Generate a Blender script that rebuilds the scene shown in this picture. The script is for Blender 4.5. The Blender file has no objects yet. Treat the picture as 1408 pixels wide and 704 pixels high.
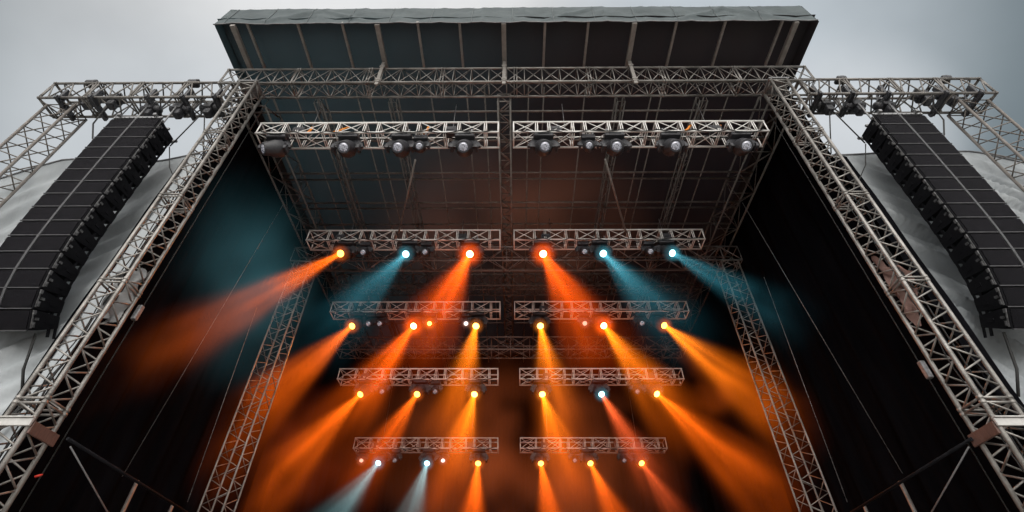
import bpy, bmesh, math, random
from mathutils import Vector, Matrix, noise
R = math.radians
random.seed(7)
scene = bpy.context.scene
COL = scene.collection
V = Vector

# ------------------------------------------------------------------ materials
def new_mat(name):
    m = bpy.data.materials.new(name); m.use_nodes = True
    nt = m.node_tree; nt.nodes.clear()
    out = nt.nodes.new('ShaderNodeOutputMaterial')
    return m, nt, out

def N(nt, typ, **kw):
    n = nt.nodes.new(typ)
    for k, v in kw.items():
        if k in ('operation', 'blend_type', 'data_type', 'noise_dimensions', 'feature', 'interpolation_type', 'clamp', 'use_clamp'):
            setattr(n, k, v)
        else:
            n.inputs[k].default_value = v
    return n

def surf(name, c1, c2, rough=.6, metal=0., scale=3., bump=0., bscale=20., stretch=(1, 1, 1), spec=.4, detail=5., rough2=None):
    m, nt, out = new_mat(name)
    L = nt.links.new
    b = N(nt, 'ShaderNodeBsdfPrincipled')
    b.inputs['Metallic'].default_value = metal
    b.inputs['Specular IOR Level'].default_value = spec
    tc = N(nt, 'ShaderNodeTexCoord'); mp = N(nt, 'ShaderNodeMapping'); mp.inputs['Scale'].default_value = stretch
    L(tc.outputs['Object'], mp.inputs['Vector'])
    nz = N(nt, 'ShaderNodeTexNoise', Scale=scale, Detail=detail, Roughness=.6); L(mp.outputs[0], nz.inputs['Vector'])
    rp = N(nt, 'ShaderNodeValToRGB'); L(nz.outputs['Fac'], rp.inputs[0])
    rp.color_ramp.elements[0].position = .3; rp.color_ramp.elements[1].position = .7
    rp.color_ramp.elements[0].color = (*c1, 1); rp.color_ramp.elements[1].color = (*c2, 1)
    L(rp.outputs[0], b.inputs['Base Color'])
    mr = N(nt, 'ShaderNodeMapRange'); L(nz.outputs['Fac'], mr.inputs[0])
    mr.inputs['To Min'].default_value = rough; mr.inputs['To Max'].default_value = rough2 if rough2 else min(1, rough + .2)
    L(mr.outputs[0], b.inputs['Roughness'])
    if bump:
        n2 = N(nt, 'ShaderNodeTexNoise', Scale=bscale, Detail=6.); L(mp.outputs[0], n2.inputs['Vector'])
        bp = N(nt, 'ShaderNodeBump', Strength=bump, Distance=.05); L(n2.outputs['Fac'], bp.inputs['Height'])
        L(bp.outputs[0], b.inputs['Normal'])
    L(b.outputs[0], out.inputs['Surface'])
    return m

def math_n(nt, op, a, b=None, c=None, clamp=False):
    n = nt.nodes.new('ShaderNodeMath'); n.operation = op; n.use_clamp = clamp
    for i, v in enumerate((a, b, c)):
        if v is None: continue
        if isinstance(v, (int, float)): n.inputs[i].default_value = v
        else: nt.links.new(v, n.inputs[i])
    return n.outputs[0]

STEP_B, STEP_P = 1.6, 2.
M = {}
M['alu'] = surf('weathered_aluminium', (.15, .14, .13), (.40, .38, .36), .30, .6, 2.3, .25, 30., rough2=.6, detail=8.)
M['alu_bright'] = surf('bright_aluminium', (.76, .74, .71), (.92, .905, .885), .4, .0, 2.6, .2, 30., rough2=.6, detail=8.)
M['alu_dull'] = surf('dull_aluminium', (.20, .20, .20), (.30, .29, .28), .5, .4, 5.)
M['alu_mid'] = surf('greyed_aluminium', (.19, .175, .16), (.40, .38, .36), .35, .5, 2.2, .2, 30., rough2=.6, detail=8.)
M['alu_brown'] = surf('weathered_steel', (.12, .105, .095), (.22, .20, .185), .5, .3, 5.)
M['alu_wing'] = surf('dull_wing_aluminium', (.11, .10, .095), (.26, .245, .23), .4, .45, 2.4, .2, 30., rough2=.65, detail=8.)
M['alu_dark'] = surf('dark_steel', (.10, .095, .09), (.16, .15, .14), .5, .4, 5.)  # dark steel tone for the roof trusses and a lampless cross truss
M['roof_steel'] = surf('roof_steel', (.14, .125, .115), (.26, .24, .22), .5, .3, 5.)
M['rafter'] = surf('painted_rafter', (.24, .22, .205), (.34, .32, .30), .5, .2, 5.)
M['black'] = surf('black_plastic', (.032, .032, .037), (.055, .055, .062), .35, 0, 14., .2, 60.)
M['cab'] = surf('speaker_paint', (.006, .006, .0075), (.012, .012, .0145), .6, 0, 9., .25, 40., (1, 1, 1), .08)
M['grille'] = surf('speaker_grille', (.006, .006, .0075), (.014, .013, .016), .65, 0, 2., .5, 130., (1, 1, 1), .06)
M['cabedge'] = surf('grey_grille_bar', (.045, .045, .05), (.085, .085, .09), .5, 0, 8.)
M['rig'] = surf('rigging_steel', (.16, .16, .165), (.34, .34, .35), .4, .5, 16.)
M['link'] = surf('dark_rigging', (.05, .05, .052), (.22, .22, .225), .45, .4, 14.)
M['cable'] = surf('black_rubber', (.012, .012, .012), (.02, .02, .02), .6, 0, 10.)
M['wire'] = surf('steel_rope', (.16, .16, .17), (.24, .24, .25), .5, .3, 10.)
M['drape'] = surf('black_drape', (.0028, .0028, .0036), (.006, .006, .0075), .9, 0, 1.2, .3, 6., (2, 2, .3), .0)
M['skin_l'] = surf('roof_underside', (.012, .016, .019), (.022, .028, .032), .8, 0, .6, .3, 3., (1, 1, 1), .15)
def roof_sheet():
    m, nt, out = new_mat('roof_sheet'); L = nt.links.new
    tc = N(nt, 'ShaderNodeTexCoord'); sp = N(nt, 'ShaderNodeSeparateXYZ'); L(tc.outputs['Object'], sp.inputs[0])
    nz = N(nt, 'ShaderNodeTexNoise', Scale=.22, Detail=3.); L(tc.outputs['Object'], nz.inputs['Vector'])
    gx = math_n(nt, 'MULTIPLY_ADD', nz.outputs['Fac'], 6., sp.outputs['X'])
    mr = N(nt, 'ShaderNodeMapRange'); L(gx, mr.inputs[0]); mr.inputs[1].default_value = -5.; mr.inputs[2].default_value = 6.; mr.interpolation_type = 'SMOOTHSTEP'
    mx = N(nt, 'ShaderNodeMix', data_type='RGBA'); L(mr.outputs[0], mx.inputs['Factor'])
    mx.inputs['A'].default_value = (.013, .0235, .028, 1); mx.inputs['B'].default_value = (.0035, .0032, .0045, 1)   # haze glow painted into the sheet tint, teal at left, near black at right
    my = N(nt, 'ShaderNodeMapRange'); L(sp.outputs['Y'], my.inputs[0]); my.inputs[1].default_value = 9.; my.inputs[2].default_value = 19.; my.inputs[3].default_value = 1.; my.inputs[4].default_value = .30  # painted glow weakens toward the rear of the roof
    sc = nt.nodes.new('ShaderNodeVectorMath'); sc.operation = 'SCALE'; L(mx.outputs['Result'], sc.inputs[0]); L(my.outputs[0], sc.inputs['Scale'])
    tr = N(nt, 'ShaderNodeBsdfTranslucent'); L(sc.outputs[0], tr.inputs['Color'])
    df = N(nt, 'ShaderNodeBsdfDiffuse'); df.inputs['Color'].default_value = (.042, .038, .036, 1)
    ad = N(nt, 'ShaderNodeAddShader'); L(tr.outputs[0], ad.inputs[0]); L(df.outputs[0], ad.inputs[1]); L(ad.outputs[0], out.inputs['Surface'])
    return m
M['tarp'] = surf('pale_grey_tarp', (.30, .325, .345), (.46, .485, .505), .65, 0, .5, .6, 3.2, (1.4, 1, .5), .25)
M['valance'] = surf('grey_green_tarp', (.060, .076, .082), (.095, .115, .122), .6, 0, 1.3, .5, 2.6, (1, 1, 1.5), .25)
M['seam'] = surf('tarp_seam', (.12, .14, .148), (.16, .18, .188), .6, 0, 5.)
M['plank'] = surf('brown_plank', (.09, .05, .04), (.15, .085, .07), .6, 0, 6., .2, 20., (1, 6, 1))
M['panel'] = surf('white_paint', (.42, .41, .40), (.55, .54, .52), .5, 0, 6.)
M['pinkcloth'] = surf('rust_cloth', (.13, .075, .065), (.22, .13, .11), .8, 0, 1.2, .6, 4.)
M['greycloth'] = surf('grey_sheet', (.17, .17, .175), (.30, .30, .30), .8, 0, 1.2, .6, 4.)
M['strap'] = surf('orange_strap', (.75, .22, .03), (.9, .34, .05), .6, 0, 8.)
M['red'] = surf('red_cap', (.5, .03, .02), (.6, .05, .03), .5, 0, 8.)
M['ground'] = surf('trampled_ground', (.24, .235, .22), (.36, .35, .33), .9, 0, .4, .5, 6.)

def lens_mat(name, core, rim, strength, dots=False):
    m, nt, out = new_mat(name); L = nt.links.new
    e = N(nt, 'ShaderNodeEmission')
    tc = N(nt, 'ShaderNodeTexCoord')
    if dots:
        vo = N(nt, 'ShaderNodeTexVoronoi', Scale=22.); L(tc.outputs['Object'], vo.inputs['Vector'])
        rp = N(nt, 'ShaderNodeValToRGB'); L(vo.outputs['Distance'], rp.inputs[0])
        rp.color_ramp.elements[0].position = .25; rp.color_ramp.elements[1].position = .75
        rp.color_ramp.elements[0].color = (*core, 1); rp.color_ramp.elements[1].color = (*rim, 1)
        L(rp.outputs[0], e.inputs['Color'])
        e.inputs['Strength'].default_value = strength
        g = N(nt, 'ShaderNodeBsdfGlossy', Roughness=.15); g.inputs['Color'].default_value = (.25, .25, .27, 1)
        ad = N(nt, 'ShaderNodeAddShader'); L(e.outputs[0], ad.inputs[0]); L(g.outputs[0], ad.inputs[1])
        L(ad.outputs[0], out.inputs['Surface'])
    else:
        e.inputs['Color'].default_value = (*core, 1); e.inputs['Strength'].default_value = strength
        L(e.outputs[0], out.inputs['Surface'])
    return m
M['lens_off'] = lens_mat('off_lens_painted_glint', (.60, .60, .66), (.10, .10, .12), .5, True)  # switched-off lens; faint emission imitates light caught by its reflectors
M['lens_dim'] = lens_mat('dim_lens_painted_glint', (.30, .28, .30), (.05, .05, .06), .7, True)  # darker variant with the same painted-in reflector glint
M['lens_orange'] = lens_mat('orange_lens', (1, .42, .06), (1, .2, 0), 7.)
M['lens_hot'] = lens_mat('hot_orange_lens', (1, .50, .18), (1, .3, .05), 14.)
M['lens_yellow'] = lens_mat('yellow_lens', (1, .52, .08), (1, .3, .05), 9.)
M['lens_cyan'] = lens_mat('cyan_lens', (.42, .90, 1), (.1, .5, .6), 4.)
M['lens_white'] = lens_mat('white_lens', (1, .86, .80), (1, .6, .5), 1.5)
M['lens_pink'] = lens_mat('pink_lens', (1, .50, .36), (1, .4, .3), 1.2)

def vol_out(nt, out, colour_socket_or_val, strength_socket):
    e = N(nt, 'ShaderNodeEmission')
    e.inputs['Color'].default_value = (*colour_socket_or_val, 1)
    nt.links.new(strength_socket, e.inputs['Strength'])
    nt.links.new(e.outputs[0], out.inputs['Volume'])
    return e

def beam_mat(name, colour, far_colour, power, length, r0, tan, seed, smoky):
    """glowing haze of a beam: gaussian across, fading along (object space, axis -Z from the lens)"""
    m, nt, out = new_mat(name); L = nt.links.new
    tc = N(nt, 'ShaderNodeTexCoord'); sp = N(nt, 'ShaderNodeSeparateXYZ'); L(tc.outputs['Object'], sp.inputs[0])
    z = math_n(nt, 'MINIMUM', math_n(nt, 'MAXIMUM', math_n(nt, 'MULTIPLY', sp.outputs['Z'], -1.), 0.), length)
    r = math_n(nt, 'MULTIPLY_ADD', z, tan, r0)
    rho2 = math_n(nt, 'ADD', math_n(nt, 'POWER', sp.outputs['X'], 2.), math_n(nt, 'POWER', sp.outputs['Y'], 2.))
    # X*X (power of a negative base is unsafe)
    x2 = math_n(nt, 'MULTIPLY', sp.outputs['X'], sp.outputs['X']); y2 = math_n(nt, 'MULTIPLY', sp.outputs['Y'], sp.outputs['Y'])
    rho2 = math_n(nt, 'ADD', x2, y2)
    q = math_n(nt, 'MINIMUM', math_n(nt, 'DIVIDE', rho2, math_n(nt, 'MULTIPLY', r, r)), 6.)
    q2 = math_n(nt, 'MULTIPLY', q, q)                          # flat core, soft edge
    g = math_n(nt, 'EXPONENT', math_n(nt, 'MULTIPLY', math_n(nt, 'MULTIPLY_ADD', q2, 2.2, q), -1.5))
    t = math_n(nt, 'DIVIDE', z, length, clamp=True)
    fade = math_n(nt, 'POWER', math_n(nt, 'SUBTRACT', 1., t, clamp=True), 1.25)
    near = math_n(nt, 'MULTIPLY_ADD', math_n(nt, 'EXPONENT', math_n(nt, 'MULTIPLY', z, -1.0)), 1.5, .9)
    ofs = nt.nodes.new('ShaderNodeVectorMath'); ofs.operation = 'ADD'; L(tc.outputs['Object'], ofs.inputs[0]); ofs.inputs[1].default_value = (seed, seed * .7, 0)
    nz = N(nt, 'ShaderNodeTexNoise', Scale=.55, Detail=1., Roughness=.5); L(ofs.outputs[0], nz.inputs['Vector'])
    mr = N(nt, 'ShaderNodeMapRange'); L(nz.outputs['Fac'], mr.inputs[0])
    mr.inputs['From Min'].default_value = .32; mr.inputs['From Max'].default_value = .68
    mr.inputs['To Min'].default_value = 1. - smoky; mr.inputs['To Max'].default_value = 1. + smoky * .6
    w = math_n(nt, 'MULTIPLY', math_n(nt, 'SUBTRACT', mr.outputs[0], 1.), math_n(nt, 'MULTIPLY_ADD', t, 1., .25))
    cv = nt.nodes.new('ShaderNodeCombineXYZ')
    L(math_n(nt, 'DIVIDE', sp.outputs['X'], r), cv.inputs[0]); L(math_n(nt, 'DIVIDE', sp.outputs['Y'], r), cv.inputs[1]); L(math_n(nt, 'MULTIPLY_ADD', z, .10, seed * 1.3), cv.inputs[2])
    st = N(nt, 'ShaderNodeTexNoise', Scale=2.6, Detail=0., Roughness=.5)
    L(cv.outputs[0], st.inputs['Vector'])
    ms = N(nt, 'ShaderNodeMapRange'); L(st.outputs['Fac'], ms.inputs[0])
    ms.inputs['From Min'].default_value = .33; ms.inputs['From Max'].default_value = .67; ms.inputs['To Min'].default_value = .5; ms.inputs['To Max'].default_value = 1.42
    s = math_n(nt, 'MULTIPLY', math_n(nt, 'DIVIDE', power, r), ms.outputs[0])
    for k in (g, fade, near, math_n(nt, 'ADD', w, 1.)): s = math_n(nt, 'MULTIPLY', s, k)
    e = vol_out(nt, out, colour, s)
    mx = N(nt, 'ShaderNodeMix', data_type='RGBA'); mx.inputs['A'].default_value = (*colour, 1); mx.inputs['B'].default_value = (*far_colour, 1)
    L(math_n(nt, 'POWER', t, .8), mx.inputs['Factor']); L(mx.outputs['Result'], e.inputs['Color'])
    m.cycles.volume_step_rate = STEP_B
    return m

def puff_mat(name, colour, power, radii, scale, lo, hi, seed, soft=1.5):
    """a drifting patch of lit smoke inside an ellipsoid"""
    m, nt, out = new_mat(name); L = nt.links.new
    tc = N(nt, 'ShaderNodeTexCoord'); mp = N(nt, 'ShaderNodeMapping')
    mp.inputs['Scale'].default_value = (1 / radii[0], 1 / radii[1], 1 / radii[2])
    L(tc.outputs['Object'], mp.inputs['Vector'])
    ln = nt.nodes.new('ShaderNodeVectorMath'); ln.operation = 'LENGTH'; L(mp.outputs[0], ln.inputs[0])
    f = math_n(nt, 'POWER', math_n(nt, 'SUBTRACT', 1., ln.outputs['Value'], clamp=True), soft)
    ofs = nt.nodes.new('ShaderNodeVectorMath'); ofs.operation = 'ADD'; L(tc.outputs['Object'], ofs.inputs[0]); ofs.inputs[1].default_value = (seed, seed * .7, 0)
    nz = N(nt, 'ShaderNodeTexNoise', Scale=scale, Detail=1., Roughness=.5); L(ofs.outputs[0], nz.inputs['Vector'])
    mr = N(nt, 'ShaderNodeMapRange'); L(nz.outputs['Fac'], mr.inputs[0])
    mr.inputs['From Min'].default_value = lo; mr.inputs['From Max'].default_value = hi
    vol_out(nt, out, colour, math_n(nt, 'MULTIPLY', math_n(nt, 'MULTIPLY', f, mr.outputs[0]), power))
    m.cycles.volume_step_rate = STEP_P
    return m

# ------------------------------------------------------------------ mesh helpers
def tube(bm, a, b, r, n=6, r2=None):
    a = V(a); b = V(b); d = b - a
    if d.length < 1e-5: return
    q = d.to_track_quat('Z', 'Y'); r2 = r if r2 is None else r2
    A = [bm.verts.new(a + q @ V((math.cos(2 * math.pi * i / n) * r, math.sin(2 * math.pi * i / n) * r, 0))) for i in range(n)]
    B = [bm.verts.new(b + q @ V((math.cos(2 * math.pi * i / n) * r2, math.sin(2 * math.pi * i / n) * r2, 0))) for i in range(n)]
    for i in range(n):
        f = bm.faces.new((A[i], A[(i + 1) % n], B[(i + 1) % n], B[i])); f.smooth = True
    bm.faces.new(A[::-1]); bm.faces.new(B)

def path(bm, pts, r, n=6):
    """one continuous bent tube"""
    pts = [V(p) for p in pts]; rings = []
    for i, p in enumerate(pts):
        d = (pts[min(i + 1, len(pts) - 1)] - pts[max(i - 1, 0)]).normalized(); q = d.to_track_quat('Z', 'Y')
        if rings and abs(d.z) > .999: q = lastq
        lastq = q
        rings.append([bm.verts.new(p + q @ V((math.cos(2 * math.pi * k / n) * r, math.sin(2 * math.pi * k / n) * r, 0))) for k in range(n)])
    for A, B in zip(rings, rings[1:]):
        # match the ring start so the tube does not twist
        s = min(range(n), key=lambda k: (B[k].co - A[0].co - (B[0].co - B[0].co)).length)
        for i in range(n):
            f = bm.faces.new((A[i], A[(i + 1) % n], B[(s + i + 1) % n], B[(s + i) % n])); f.smooth = True
        B[:] = B[s:] + B[:s]
    bm.faces.new(rings[0][::-1]); bm.faces.new(rings[-1])

def box(bm, c, s, rot=None, bev=0.):
    tmp = bmesh.new(); bmesh.ops.create_cube(tmp, size=1.)
    for v in tmp.verts: v.co = V((v.co.x * s[0], v.co.y * s[1], v.co.z * s[2]))
    if bev: bmesh.ops.bevel(tmp, geom=tmp.edges[:], offset=bev, segments=2, affect='EDGES', profile=.5)
    mat = Matrix.Translation(V(c)) @ (rot.to_4x4() if rot else Matrix.Identity(4))
    vm = [bm.verts.new(mat @ v.co) for v in tmp.verts]; tmp.verts.index_update()
    for f in tmp.faces: bm.faces.new([vm[v.index] for v in f.verts])
    tmp.free()

def lathe(bm, prof, n=20, mat=None, capped=True):
    """profile of (radius, z) turned about Z"""
    mat = mat or Matrix.Identity(4); rings = []
    for r, z in prof:
        rings.append([bm.verts.new(mat @ V((r * math.cos(2 * math.pi * k / n), r * math.sin(2 * math.pi * k / n), z))) for k in range(n)])
    for A, B in zip(rings, rings[1:]):
        for i in range(n):
            f = bm.faces.new((A[i], A[(i + 1) % n], B[(i + 1) % n], B[i])); f.smooth = True
    if capped: bm.faces.new(rings[0][::-1]); bm.faces.new(rings[-1])

def obj(name, bm, mat, parent=None, loc=None, fix=True):
    if fix: bmesh.ops.recalc_face_normals(bm, faces=bm.faces[:])
    me = bpy.data.meshes.new(name); bm.to_mesh(me); bm.free()
    me.materials.append(mat)
    o = bpy.data.objects.new(name, me); COL.objects.link(o)
    if parent: o.parent = parent
    if loc is not None: o.location = loc
    return o

def thing(name, label, cat, loc=(0, 0, 0), group=None, kind=None):
    o = bpy.data.objects.new(name, None); COL.objects.link(o); o.empty_display_size = .3
    o.location = loc
    return tag(o, label, cat, group, kind)

def tag(o, label=None, cat=None, group=None, kind=None):
    if label: o['label'] = label
    if cat: o['category'] = cat
    if group: o['group'] = group
    if kind: o['kind'] = kind
    return o

def dup(src, loc, label, group=None):
    def cp(o, parent):
        c = o.copy(); COL.objects.link(c); c.parent = parent
        for ch in [x for x in bpy.data.objects if x.parent == o and x.name in names]: cp(ch, c)
        return c
    names = {x.name for x in bpy.data.objects}
    c = cp(src, None); c.location = loc; c['label'] = label
    if group: c['group'] = group
    return c

# ------------------------------------------------------------------ trusses
def truss(name, label, cat, p0, p1, u, v, w, h, mat, cr=.032, br=.016, bay=.75, style='X', group=None, module=0., faces='uvUV', jit=0.):
    """box truss from p0 to p1; p0/p1 is the low corner line; u,v unit side vectors of widths w,h"""
    p0 = V(p0); p1 = V(p1); u = V(u); v = V(v); mid = (p0 + p1) / 2
    t = thing(name, label, cat, mid, group)
    a = p0 - mid; b = p1 - mid; L = (b - a).length; d = (b - a) / L
    cor = [V((0, 0, 0)), u * w, u * w + v * h, v * h]
    for c in cor:
        bm = bmesh.new(); tube(bm, a + c, b + c, cr, 10); obj('chord', bm, mat, t)
    n = max(2, round(L / bay)); step = L / n
    bm = bmesh.new()
    fl = [(cor[0], cor[1]), (cor[1], cor[2]), (cor[2], cor[3]), (cor[3], cor[0])]
    if style == 'M':                                             # framed X panels with short open bays between them
        s = 0.; k = 0; cut = [0.]
        n = max(1, round(L / (bay * 1.5))); pan = L / n
        for k in range(n):
            cut += [pan * k + pan * .66, pan * (k + 1)]
        for fi, (c0, c1) in enumerate(fl):
            for i, q in enumerate(cut):
                for off in (-.035, .035):
                    p = a + d * min(max(q + off, .02), L - .02)
                    tube(bm, p + c0, p + c1, br * 1.15, 5)
                tube(bm, a + c0 + d * max(.02, q - .05), a + c0 + d * min(L - .02, q + .05), br * 1.6, 6)
                if i == len(cut) - 1: break
                s_, e_ = a + d * (q + .05), a + d * (cut[i + 1] - .05)
                if i % 2 == 0 and fi in (0, 3):
                    tube(bm, s_ + c0, e_ + c1, br * .9, 5); tube(bm, s_ + c1, e_ + c0, br * .9, 5)
                elif i % 2 == 0: tube(bm, s_ + c0, e_ + c1, br * .9, 5)
        fl2 = []
    else: fl2 = fl
    for fi, (c0, c1) in enumerate(fl2):
        for i in range(n + 1):
            s = a + d * (step * i)
            if style == 'X':
                tube(bm, s + c0, s + c1, br * 1.1, 5)
            elif style == 'Z' and i % 2 == 0 or i in (0, n):
                tube(bm, s + c0, s + c1, br, 5)
            if i == n: break
            e = s + d * step
            if style == 'X' and fi in (0, 3):
                tube(bm, s + c0, e + c1, br, 5); tube(bm, s + c1, e + c0, br, 5)
            elif style == 'X':
                if (i + fi) % 2: tube(bm, s + c0, e + c1, br, 5)
                else: tube(bm, s + c1, e + c0, br, 5)
            else:
                k = (i + fi) % 2
                m_ = s + d * step * .5
                if style == 'Z':
                    if k: tube(bm, s + c0, e + c1, br, 5)
                    else: tube(bm, s + c1, e + c0, br, 5)
                else:
                    tube(bm, s + c0, m_ + c1, br, 5); tube(bm, m_ + c1, e + c0, br, 5)
    obj('bracing', bm, mat, t)
    if module:
        k = max(1, round(L / module))
        for j in range(k + 1):
            bm = bmesh.new()
            for sgn in ((-1, 1) if 0 < j < k else ((1,) if j == 0 else (-1,))):
                s = a + d * (L * j / k) + d * sgn * .05
                for c0, c1 in fl: tube(bm, s + c0, s + c1, br * 1.25, 6)
                for c in cor: tube(bm, s + c - d * .035, s + c + d * .035, cr * 1.25, 8)
            obj('joint_frame', bm, mat, t)
    return t

X_, Y_, Z_ = V((1, 0, 0)), V((0, 1, 0)), V((0, 0, 1))

# ------------------------------------------------------------------ setting
bm = bmesh.new()
vs = [bm.verts.new(p) for p in ((-400, -400, 0), (400, -400, 0), (400, 400, 0), (-400, 400, 0))]; bm.faces.new(vs)
tag(obj('ground', bm, M['ground']), kind='structure')

def cloth(name, mat, f, nu, nv, parent=None, thick=0.):
    bm = bmesh.new(); g = [[bm.verts.new(f(i / nu, j / nv)) for j in range(nv + 1)] for i in range(nu + 1)]
    for i in range(nu):
        for j in range(nv):
            fc = bm.faces.new((g[i][j], g[i + 1][j], g[i + 1][j + 1], g[i][j + 1])); fc.smooth = True
    return obj(name, bm, mat, parent, fix=False)

# black drapes that close the stage
def backdrop(u, v):
    x = -11 + 22 * u; return (x, 31.5 + .10 * math.sin(x * 5.1) + .05 * math.sin(x * 12.7 + 1), .1 + 20.5 * v)
tag(cloth('back_drape', M['drape'], backdrop, 220, 6), 'black drape closing the rear of the stage behind the lowest lamps', 'drape')
for sx, nm in ((-1, 'left'), (1, 'right')):
    def side(u, v):
        y = 10.1 + 21.6 * u; return (sx * (10.3 + .75 * min(1, (y - 10.1) / 2.5) + .07 * math.sin(y * 4.3) + .04 * math.sin(y * 9.1)), y, .1 + 20.45 * v)
    tag(cloth('side_drape', M['drape'], side, 160, 6), f'black drape along the {nm} side of the stage behind the front tower', 'drape', 'black stage drapes')
    def ret(u, v):
        x = sx * ((10.98 if sx < 0 else 10.2) + (.20 if sx < 0 else .82) * u + .02 * math.sin(v * 24)); return (x, 10.38 + .04 * math.sin(u * 9 + v * 3) + .05 * u, .1 + 15.3 * v)
    tag(cloth('edge_drape', M['drape'], ret, 16, 24), f'narrow black curtain strip at the outer edge of the {nm} front tower', 'drape', 'black stage drapes')

def pale(u, v):
    return (-10.44 - .62 * u, 10.44 + .03 * math.sin(v * 21 + u * 3) + .02 * math.sin(v * 47), .1 + 15.2 * v)
tag(cloth('tarp_strip', M['tarp'], pale, 10, 90), 'narrow pale tarp strip standing right behind the left front tower', 'tarp')
# pale tarps on the wings
for sx, nm in ((-1, 'left'), (1, 'right')):
    def wing(u, v):
        x = 11.08 + 11.6 * u
        top = 16.15 - .05 * math.sin(u * 16) - max(0, x - 15.9) * .62 
        z = .15 + (top - .15) * v
        n1 = noise.noise(V((x * .28 * sx + 3, z * .16, 1.3 * sx)))
        fold = noise.noise(V(((x * .9 + z) * (3.0 if sx > 0 else 1.9), (z - x * .8) * .12, 4.7 * sx)))
        fold2 = noise.noise(V(((x - z * .30) * 2.6, z * .22, 9.1 * sx)))
        y = 10.95 + .5 * n1 + (.40 if sx > 0 else .32) * fold * min(1., (1 - v) * 9) + .12 * fold2 * (1 - v) + .25 * (1 - v)
        return (sx * x, y, z)
    t = thing('wing_tarp', f'pale grey wrinkled tarp behind the {nm} speaker hang', 'tarp', (0, 0, 0), 'pale tarps on the stage wings')
    cloth('sheet', M['tarp'], wing, 130, 130, t)
    bm = bmesh.new(); path(bm, [V(wing(i / 40, 1.)) + V((0, -.02, .01)) for i in range(41)], .03); obj('hem', bm, M['wire'], t)

# ------------------------------------------------------------------ stage roof
roof = thing('stage_roof', 'dark stage roof with a grey green tarp fascia and overhanging rafters', 'stage roof', (0, 0, 20.2))
def loc(p): return V(p) - V((0, 0, 20.2))
def skin(u, v):
    x = -10.95 + 21.9 * u; y = 7.95 + 23.8 * v
    return loc((x, y, 20.46 + .10 * abs(math.sin((x + .45) * 2.05)) - .03 * math.sin(y * 1.3)))
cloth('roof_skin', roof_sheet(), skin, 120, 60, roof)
def fascia(u, v):
    x = -10.93 + 21.78 * u
    m_ = math.sin(math.pi * v)
    fold = .045 * noise.noise(V((x * .8 + v * 1.2, v * 1.5, 2.))) * (.4 + m_) + .016 * noise.noise(V((x * 3.1 - v * 3, v * 2.5, 8.)))
    for cx, k, wd in ((-8.2, 1, .30), (-6.3, -1, .22), (8.6, -1, .28), (6.9, 1, .2), (1.9, 1, .15)):   # drag folds
        dd = (x - cx) * k - (v - .5) * 2.6
        fold -= .085 * math.exp(-(dd / wd) ** 2) * m_
    ph = ((x + .45) / 1.5) % 1.
    fold -= .02 * math.exp(-((ph - .5) / .06) ** 2)
    scal = .035 * math.sin(ph * math.pi) + .02 * noise.noise(V((x * 1.7, 2, 2)))
    if x < -8: scal += .05 * math.sin((x + 8) * 2.2)
    zz = 20.10 + scal * (1 - v) + v * (1.34 + .012 * noise.noise(V((x * .9, 5, 5))))
    return loc((x * (1 - .012 * v), 7.97 + fold + .02 * v, zz))
cloth('fascia', M['valance'], fascia, 260, 14, roof)
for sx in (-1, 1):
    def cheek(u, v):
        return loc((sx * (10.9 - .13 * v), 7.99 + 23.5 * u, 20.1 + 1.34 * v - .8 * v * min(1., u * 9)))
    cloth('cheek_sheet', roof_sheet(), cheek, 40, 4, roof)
bm = bmesh.new(); path(bm, [V(fascia(i / 130, 0)) + V((0, -.01, 0)) for i in range(131)], .022); obj('hem', bm, M['wire'], roof)
for k in range(14):
    uu = (k + .22) / 14.52
    bm = bmesh.new(); path(bm, [V(fascia(uu, j / 14)) + V((0, -.012, 0)) for j in range(15)], .012, 5); obj('seam', bm, M['seam'], roof)
for x in (-10.25, -5.0, -.42, 4.3, 10.1):
    bm = bmesh.new(); box(bm, loc((x, 8.85, 20.12)), (.17, 1.72, .16), bev=.01)
    for y in (8.35, 9.1): tube(bm, loc((x, y, 20.02)), loc((x, y, 20.05)), .03, 8)
    obj('rafter', bm, M['rafter'], roof)
for x in (-9.76, -7.92, -6.3, -3.55, -2.03, 1.08, 2.65, 5.84, 7.6, 9.65):
    bm = bmesh.new(); box(bm, loc((x, 8.85, 20.24)), (.085, 1.74, .09)); obj('rafter', bm, M['rafter'], roof)
for x in (-8.6, -6.2, -5.7, -3.3, -1.9, -1.2, .5, 1.1, 2.7, 5.3, 5.7, 8.3):
    bm = bmesh.new(); tube(bm, loc((x, 10.2, 19.55)), loc((x, 31, 19.55)), .03, 6); obj('roof_rail', bm, M['roof_steel'], roof)
for y in (11.0, 12.35, 14.05, 14.4, 15.8, 16.15, 17.2, 19.0, 20.6, 22.3, 25.6, 28.6):
    bm = bmesh.new(); tube(bm, loc((-10.3, y, 19.15)), loc((10.3, y, 19.15)), .042, 8); obj('purlin', bm, M['roof_steel'], roof)

# header truss above the stage mouth
truss('header_truss', 'wide aluminium box truss across the stage mouth under the fascia', 'truss', (-10.9, 9.5, 18.72), (10.9, 9.5, 18.72), Y_, Z_, .60, .98,
      M['alu'], .042, .0165, .66, 'X', module=2.75)
for x, nm in ((-5.02, 'left'), (-.42, 'middle'), (4.33, 'right')):
    bm = bmesh.new(); box(bm, (x, 9.42, 19.22), (.13, .06, 1.62), bev=.008); box(bm, (x, 9.42, 18.6), (.20, .10, .05))
    for z in (18.75, 19.7): box(bm, (x, 9.385, z), (.19, .02, .1))
    tag(obj('support_post', bm, M['rafter']), f'{nm} short flat post bolted to the face of the header truss', 'post', 'posts on the header truss')

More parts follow.
